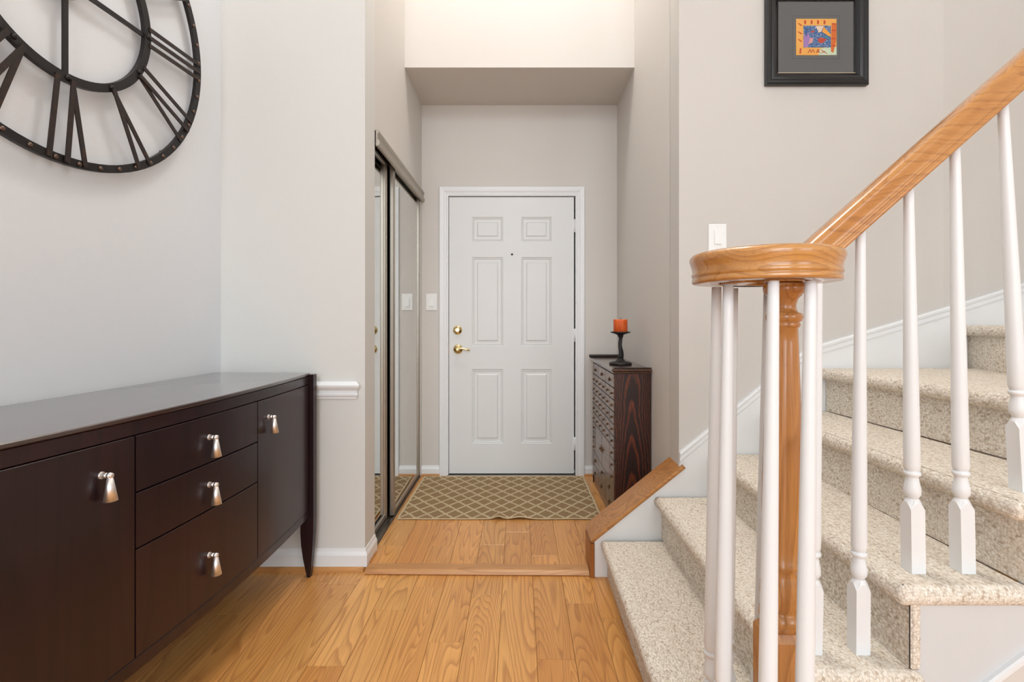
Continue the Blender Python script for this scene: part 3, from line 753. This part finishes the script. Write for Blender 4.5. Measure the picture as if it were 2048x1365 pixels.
def patch(pts, mat, lvl, nm='colour_patch'):
    y = yp - .0060 - lvl * .00025
    mb = MB().prism([(ax0 + u * aw, az0 + v * ah) for u, v in pts], 'Y', y - .0002, y); return mb.build(nm, mat, art)
AC = {k: flat('art_' + k, c) for k, c in dict(blue=(70, 108, 158), lilac=(176, 136, 190), pink=(228, 168, 160), red=(208, 78, 44), teal=(74, 150, 160), yellow=(248, 176, 62), pale=(214, 226, 196), cream=(238, 214, 190), white=(240, 240, 240), deep=(226, 120, 40)).items()}
m_ = NT('art_speckle', .8); v_ = m_.n('ShaderNodeTexVoronoi'); v_.inputs['Scale'].default_value = 230; m_.l(m_.coord(), v_.inputs['Vector'])
m_.color(m_.ramp(v_.outputs['Distance'], [(.0, sl((238, 240, 240))), (.26, sl((228, 232, 236))), (.34, sl((70, 110, 160))), (1, sl((62, 104, 150)))])); AC['speck'] = m_.m
patch([(.18, .21), (.86, .21), (.86, .81), (.18, .81)], AC['speck'], 1)
patch([(.55, 0), (1, 0), (1, .22), (.72, .20), (.6, .18)], AC['pale'], 1)
patch([(.86, .1), (.92, .06), (.99, .4), (1, .88), (.88, .86)], AC['deep'], 2)
patch([(.18, .22), (.30, .22), (.36, .46), (.26, .70), (.19, .60)], AC['lilac'], 2)
patch([(.20, .60), (.26, .50), (.30, .74), (.22, .78)], AC['blue'], 3)
patch([(.30, .30), (.40, .34), (.42, .48), (.34, .46)], AC['pink'], 3)
patch([(.48, .80), (.68, .80), (.62, .64), (.56, .62)], AC['cream'], 2)
patch([(.68, .78), (.86, .56), (.84, .50), (.64, .64)], AC['yellow'], 3)
patch([(.53, .44), (.60, .48), (.76, .44), (.66, .33), (.56, .34)], AC['red'], 2)
patch([(.70, .50), (.78, .54), (.80, .47), (.74, .45)], AC['teal'], 2)
patch([(.34, .64), (.44, .68), (.46, .64), (.38, .61)], AC['red'], 2)
for u in (.22, .38, .54, .70): patch([(u - .02, .85), (u + .02, .85), (u + .03, .95), (u - .02, .96)], AC['red'], 1, 'brush_stroke')
for v in (.84, .61, .40): patch([(.04, v + .03), (.13, v - .04), (.15, v - .02), (.07, v + .04)], AC['red'], 1, 'brush_stroke')
for v in (.86, .68, .45, .26): patch([(.88, v - .015), (.97, v - .02), (.98, v + .01), (.88, v + .02)], AC['red'], 3, 'brush_stroke')
patch([(.08, .04), (.12, .04), (.13, .20), (.09, .18)], AC['red'], 1, 'brush_stroke')
def stroke(p, q, wd=.017, lvl=2):
    p, q = Vector(p), Vector(q); d = (q - p); n_ = Vector((-d.y, d.x)).normalized() * wd / 2
    patch([tuple(p - n_), tuple(q - n_), tuple(q + n_), tuple(p + n_)], AC['red'], lvl, 'lettering_stroke')
for p, q in (((.29, .05), (.34, .16)), ((.34, .16), (.37, .07)), ((.37, .07), (.42, .16)), ((.42, .16), (.45, .06)), ((.50, .06), (.54, .16)), ((.54, .16), (.58, .06)), ((.51, .09), (.57, .09)), ((.61, .15), (.76, .04)), ((.61, .05), (.72, .11))): stroke(p, q)
MB().add([(fx0 + .052, yp - .0075, fz0 + .052), (fx1 - .052, yp - .0075, fz0 + .052), (fx1 - .052, yp - .0075, fz1 - .052), (fx0 + .052, yp - .0075, fz1 - .052)], [(0, 1, 2, 3)]).build('glass_pane', M['glass'], t)

# ------------------------------------------------------------------ knee wall with oak cap beside the lowest stairs
KX0, KX1, KY0, KY1 = .338, XR, 2.150 + .012, 2.302
def capz(x): return .176 + (x - .330) * .805
mb = MB().prism([(KX0, -.01), (KX1, -.01), (KX1, capz(KX1) - .022), (KX0, capz(KX0) - .022)], 'Y', KY0, KY1)
kw = struct('wall_knee', mb, M['skirt'])
MB().prism([(.325, .152), (.325, .174), (.716, .174 + .391 * .805 + .0), (.726, .482), (.722, .470)], 'Y', 2.146, 2.312)
tdir = Vector((1, 0, .805)).normalized(); nd = Vector((-tdir.z, 0, tdir.x))
pa = Vector((.316, 0, .170)); pb = Vector((.728, 0, .170 + .412 * .805))
mb = MB(); th_ = .016
for_rings = []
for p in (pa, pb):
    q = [(2.140, 0), (2.137, .004), (2.137, th_ - .005), (2.142, th_), (2.308, th_), (2.313, th_ - .005), (2.313, .004), (2.310, 0)]
    for_rings.append([(p.x + nd.x * (h - th_), y, p.z + nd.z * (h - th_)) for y, h in q])
mb.loft(for_rings, True, True); mb.build('oak_cap', M['cap_oak'], kw)
MB().box(.318, .3375, 2.150, 2.306, 0, .150, .002).build('oak_end_board', M['board_oak'], kw)

# ------------------------------------------------------------------ staircase
RISE = .19
def zt_(n): return RISE * n - .02
st = thing('staircase', 'beige looped-carpet winding stairs rising to the right', 'stairs', (1.2, 1.6, 0))
NEAR = 1.072
YK = 2.158
treads = {
    1: [(.365, YK - .012), (.365, .93), (.40, .84), (.47, .79), (.60, .79), (.675, .86), (.675, YK - .012)],
    2: [(.604, YK), (.604, NEAR), (.90, NEAR), (.90, YK)],
    3: [(.846, YK), (.846, NEAR), (1.145, NEAR), (1.135, YK)],
    4: [(1.078, YK), (1.102, NEAR), (1.445, NEAR), (1.375, YK)],
    5: [(1.325, YK), (1.41, NEAR), (1.73, NEAR), (1.92, 1.75), (2.04, YK + .0)],
    6: [(1.985, YK + .02), (1.90, 1.80), (1.70, NEAR), (2.6, NEAR), (2.6, 2.28)],
}
def densify(poly, step=.012):
    out = []
    for i in range(len(poly)):
        a, b = Vector(poly[i]), Vector(poly[(i + 1) % len(poly)]); n = max(1, int((b - a).length / step))
        out += [tuple(a + (b - a) * k / n) for k in range(n)]
    return out
def corner_round(poly, idx, r, n=6):
    P_ = Vector(poly[idx]); A = Vector(poly[idx - 1]); B = Vector(poly[(idx + 1) % len(poly)])
    a = P_ + (A - P_).normalized() * r; b = P_ + (B - P_).normalized() * r
    arc = [tuple((1 - u) ** 2 * a + 2 * u * (1 - u) * P_ + u * u * b) for u in [k / n for k in range(n + 1)]]
    return poly[:idx] + arc + poly[idx + 1:]
def tread_mesh(poly, zt, th, r):
    pts = densify(poly); n = len(pts); c = sum((Vector(p) for p in pts), Vector((0, 0))) / n
    nrm = []
    area2 = sum(pts[i][0] * pts[(i + 1) % n][1] - pts[(i + 1) % n][0] * pts[i][1] for i in range(n))
    sg = 1 if area2 > 0 else -1
    for i in range(n):
        a, b = Vector(pts[i - 2]), Vector(pts[(i + 2) % n]); d = (b - a).normalized(); nrm.append(Vector((d.y, -d.x)) * sg)
    rs = []; K_ = 9
    for k in range(K_ + 1):
        a = -math.pi / 2 + math.pi * k / K_
        ins = r - r * math.cos(a) ; z = zt - th / 2 + th / 2 * math.sin(a)
        ring = []
        for i, p in enumerate(pts):
            q = Vector(p) - nrm[i] * ins
            dn = (noise.noise(Vector((q.x * 60, q.y * 60, z * 60))) * .0012 + noise.noise(Vector((q.x * 170, q.y * 170, z * 170))) * .0012)
            ring.append((q.x + nrm[i].x * dn, q.y + nrm[i].y * dn, z + dn * .5))
        rs.append(ring)
    # a few inset rings so the top is gently domed and lumpy
    mb = MB(); mb.loft(rs, True, True, smooth=True); return mb
TH = .046
for n, poly in treads.items():
    if n >= 2:
        k = 1
        poly = corner_round(poly, k if n != 6 else 2, .02)
    tr = tread_mesh(poly, zt_(n), TH, .020).build('tread_carpet', M['carpet'], st)
def riser(n, a, b, z0, z1):
    """a=(x,y) near end, b=(x,y) wall end"""
    a, b = Vector(a), Vector(b); d = (b - a).normalized(); o = Vector((d.y, -d.x)) * 1   # pointing +x
    N = 60; nz = 12; g0 = []
    for j in range(nz + 1):
        for i in range(N + 1):
            p = a + (b - a) * i / N; z = z0 + (z1 - z0) * j / nz
            dn = noise.noise(Vector((p.x * 50, p.y * 50, z * 50))) * .001
            g0.append((p.x + dn, p.y, z))
    mb = MB(); mb.add(g0, [(j * (N + 1) + i, j * (N + 1) + i + 1, (j + 1) * (N + 1) + i + 1, (j + 1) * (N + 1) + i) for j in range(nz) for i in range(N)], True)
    mb.build('riser_carpet', M['carpet'], st)
    return a, b
RN = 1.092
rl = {1: ((.395, .96), (.395, YK - .002)), 2: ((.636, RN), (.636, YK)), 3: ((.879, RN), (.879, YK)), 4: ((1.139, RN), (1.108, YK)), 5: ((1.452, RN), (1.368, YK)), 6: ((1.72, RN), (2.02, YK + .02))}
for n, (a, b) in rl.items(): riser(n, a, b, (zt_(n - 1) if n > 1 else 0), zt_(n) - TH + .008)
riser(7, (.43, .86), (.395, .96), 0, zt_(1) - TH + .008); riser(7, (.60, .82), (.43, .86), 0, zt_(1) - TH + .008)
for n in (2, 3, 4, 5):   # returned carpet strip at the open end of each riser
    x = rl[n][0][0]
    MB().box(x - .001, x + .021, RN - .010, RN - .0015, zt_(n - 1) + .001, zt_(n) - TH + .010, .004).build('return_strip', M['carpet'], st)
# white stringer on the open side, sawtooth top, raking bottom
def rake(x): return .33 + (min(x, 1.4) - 1.048) * .74 + max(0, x - 1.4) * .38
top = []
for n in (2, 3, 4, 5):
    x0_, x1_ = rl[n][0][0] + .006, rl[n + 1][0][0] + .006
    top += [(x0_, zt_(n) - TH + .004), (x1_, zt_(n) - TH + .004)]
poly = [(rl[2][0][0] + .006, rake(rl[2][0][0])), *top, (rl[6][0][0] + .006, zt_(6) - TH), (2.4, zt_(6) - TH), (2.4, rake(2.4)), (1.4, rake(1.4))]
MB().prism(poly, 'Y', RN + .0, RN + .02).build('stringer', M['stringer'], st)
a, b, c_ = (.62, rake(.62)), (1.4, rake(1.4)), (2.4, rake(2.4))
MB().loft([[(x, RN - .012, z - .012), (x, RN + .0, z - .012), (x, RN + .0, z + .004), (x, RN - .008, z + .004), (x, RN - .012, z)] for x, z in (a, b, c_)], True, True).build('raking_trim', M['white'], st)
(lambda mb_: mb_.build('side_wall', M['wall'], st))(MB().prism([(.66, 0), (2.4, 0), (2.4, rake(2.4) - .01), (1.4, rake(1.4) - .01), (.66, max(.02, rake(.66) - .01))], 'Y', RN + .002, RN + .05))

# skirt board and its cap moulding on the stair wall
line = [(.716, .553), (1.089, .861), (1.24, .984), (1.300, 1.022), (1.925, 1.205), (2.6, 1.385)]
def sx(x): return swall(x) if x > 1.9 else YS
mb = MB(); line2 = [(.3395, capz(.3395) - .026), (.715, capz(.715) - .026)] + line; low = [(.3395, -.0), (.72, -.0)] + [(x, max(.0, z - (.62 if x < 1.35 else .5))) for x, z in line[1:]]
rs0 = [(x, sx(x) - .0005, z) for x, z in line2] + [(x, sx(x) - .0005, z) for x, z in reversed(low)]
rs1 = [(x, sx(x) - .009, z) for x, z in line2] + [(x, sx(x) - .009, z) for x, z in reversed(low)]
mb.loft([rs0, rs1], True, True)
struct('trim_13', mb, M['skirt'])
CAPP = [(-.044, .009), (-.044, .013), (-.036, .017), (-.020, .016), (-.014, .021), (-.004, .023), (.003, .018), (.003, .0)]
mb = MB(); rs = []
for i, (x, z) in enumerate(line):
    rs.append([(x, sx(x) - o, z + h) for h, o in CAPP])
mb.loft(rs, True, True); struct('trim_14', mb, M['white'])

# ------------------------------------------------------------------ railing
rg = thing('stair_railing', 'oak handrail and newel with white turned balusters, curling at the stair foot', 'railing', (.55, 1.0, zt_(1)))
ZU = 1.222; VC = Vector((.512, 1.004)); VR = .122
RP = [(0, 0), (.0255, 0), (.0262, .004), (.0255, .0095), (.0235, .0115), (.0262, .0135), (.0275, .017), (.0255, .0205), (.0248, .024), (.0262, .032), (.0292, .040), (.0312, .047), (.0305, .0535), (.0262, .0585), (.0175, .0615), (.0080, .0625), (0, .0628)]
prof = RP + [(-u, v) for u, v in reversed(RP[1:-1])]
RY = VC.y + VR
path = []
sl_ = .885
x_k = .645   # where the slope starts
for x in (2.2, 1.8, 1.4, 1.1, .95, .85, .78): path.append(Vector((x, RY, ZU + (x - x_k) * sl_)))
for k in range(1, 9):   # easing
    u = k / 8; x = .78 - u * .20
    base = ZU + max(0, x - x_k) * sl_
    # quadratic blend between slope and level
    if x > x_k + .05: z = ZU + (x - x_k) * sl_
    elif x < x_k - .05: z = ZU
    else: z = ZU + sl_ * (x - (x_k - .05)) ** 2 / .2
    path.append(Vector((x, RY, z)))
path.append(Vector((.545, RY, ZU)))
NS = 64
for k in range(0, NS + 1):
    th = R(90) + R(455) * k / NS; u = k / NS
    r = VR - .020 * min(1, u * 1.25) if u < .8 else VR - .020 - (u - .8) / .2 * .052
    cxo = .018 * max(0, u - .6) / .4
    path.append(Vector((VC.x + cxo + r * math.cos(th), VC.y + r * math.sin(th), ZU)))
rs = []
for i, p in enumerate(path):
    a = path[max(0, i - 1)]; b = path[min(len(path) - 1, i + 1)]; d = (b - a).normalized()
    h = Vector((d.x, d.y, 0)).normalized(); sd = Vector((h.y, -h.x, 0)); upv = sd.cross(d)
    if upv.z < 0: upv = -upv
    rs.append([p + sd * u + upv * v for u, v in prof])
MB().loft(rs, True, True, smooth=True).build('handrail', M['rail_oak'], rg)
nc = (.540, 1.000)
MB().lathe([(u + .012, v) for u, v in RP[1:-1]], (.548, 1.0), 32, z0=ZU).build('volute_eye', M['rail_oak'], rg)
# newel
mb = MB(); hw = .038; zb_, zq = zt_(1), .500
def sq(h, z): return [(nc[0] - h, nc[1] - h, z), (nc[0] + h, nc[1] - h, z), (nc[0] + h, nc[1] + h, z), (nc[0] - h, nc[1] + h, z)]
mb.loft([sq(hw, zb_), sq(hw, zq), sq(hw - .010, zq + .014), sq(hw - .016, zq + .015)], True, True)
mb.lathe([(.028, zq + .012), (.036, zq + .017), (.037, zq + .024), (.040, zq + .028), (.042, zq + .036), (.040, zq + .046), (.034, zq + .050), (.032, zq + .055), (.036, zq + .062), (.040, zq + .080), (.039, zq + .100), (.033, zq + .125), (.030, zq + .136),
          (.036, zq + .142), (.037, zq + .150), (.033, zq + .156), (.034, .68), (.0375, .76), (.0375, .82), (.035, .92), (.031, 1.02), (.0275, 1.10), (.0262, 1.128), (.030, 1.131), (.031, 1.136), (.0285, 1.140), (.033, 1.143), (.0355, 1.150), (.033, 1.158), (.026, 1.161), (.0225, 1.168),
          (.0225, 1.176), (.026, 1.188), (.032, 1.194), (.033, 1.197), (.038, 1.200), (.040, 1.208), (.039, 1.216), (.034, 1.2215)], nc, 32, top=(.548, 1.0))
mb.build('newel_post', M['newel_oak'], rg)
def baluster(x, y, zb, ztop, tx=None, ty=None):
    tx = x if tx is None else tx; ty = y if ty is None else ty
    H = ztop - zb; hw = .0165; q = .166
    def c(z): u = (z - zb) / H; return (x + (tx - x) * u, y + (ty - y) * u)
    def sq(h, z): cx_, cy_ = c(z); return [(cx_ - h, cy_ - h, z), (cx_ + h, cy_ - h, z), (cx_ + h, cy_ + h, z), (cx_ - h, cy_ + h, z)]
    mb = MB()
    # square block with a lamb's-tongue top: the corners drop lower than the faces
    n = 16; r0 = []
    def mixring(z, k, rr, drop):
        cx_, cy_ = c(z); out = []
        for a in range(n):
            t_ = a / n * 2 * math.pi + math.pi / 4; co, si = math.cos(t_), math.sin(t_); m_ = max(abs(co), abs(si))
            rs_ = hw / m_; r_ = rs_ * (1 - k) + rr * k
            corner = (rs_ - hw) / (hw * .4142)
            out.append((cx_ + r_ * co, cy_ + r_ * si, z - drop * corner))
        return out
    mb.loft([mixring(zb, 0, 0, 0), mixring(zb + q, 0, 0, .016), mixring(zb + q + .004, .55, .0135, .010), mixring(zb + q + .008, 1, .0118, 0)], True, True)
    base = zb + q + .007
    pr = [(.0115, 0), (.0125, .004), (.0165, .010), (.0175, .018), (.0168, .026), (.0140, .040), (.0125, .050), (.0128, .053), (.0165, .056), (.0175, .060), (.0165, .064), (.0130, .066), (.0150, .069), (.0166, .078)]
    L = ztop - base - .006
    pr += [(.0166 - (.0066) * (u ** 1.15), .078 + (L - .078) * u) for u in (.08, .2, .35, .5, .65, .8, .92, 1)]
    pb_, pt_ = c(base), c(ztop)
    pr = [(r, z + base) for r, z in pr]
    mb.lathe(pr, pb_, 18, top=pt_)
    mb.build('baluster', M['white'], rg)
Z1 = zt_(1)
def railz(x): return ZU + max(0, x - x_k) * sl_ + .004
for (bx_, by_, tx_, ty_) in ((.429, 1.084, .437, 1.070), (.412, .985, .424, .980), (.480, 1.130, .492, 1.110), (.455, .893, .472, .898), (.523, .893, .543, .902), (.562, 1.128, .578, 1.122)):
    baluster(bx_, by_, Z1, ZU + .001, tx_, ty_)
for (bx_, tx_, n) in ((.694, .700, 2), (.806, .800, 2), (.936, .912, 3), (1.053, 1.020, 3), (1.195, 1.132, 4), (1.33, 1.27, 4), (1.50, 1.44, 5), (1.66, 1.60, 5), (1.82, 1.78, 6), (1.97, 1.94, 6), (2.12, 2.10, 6)):
    tyy = 1.134
    baluster(bx_, 1.150, zt_(n), railz(tx_) + .004, tx_, tyy)
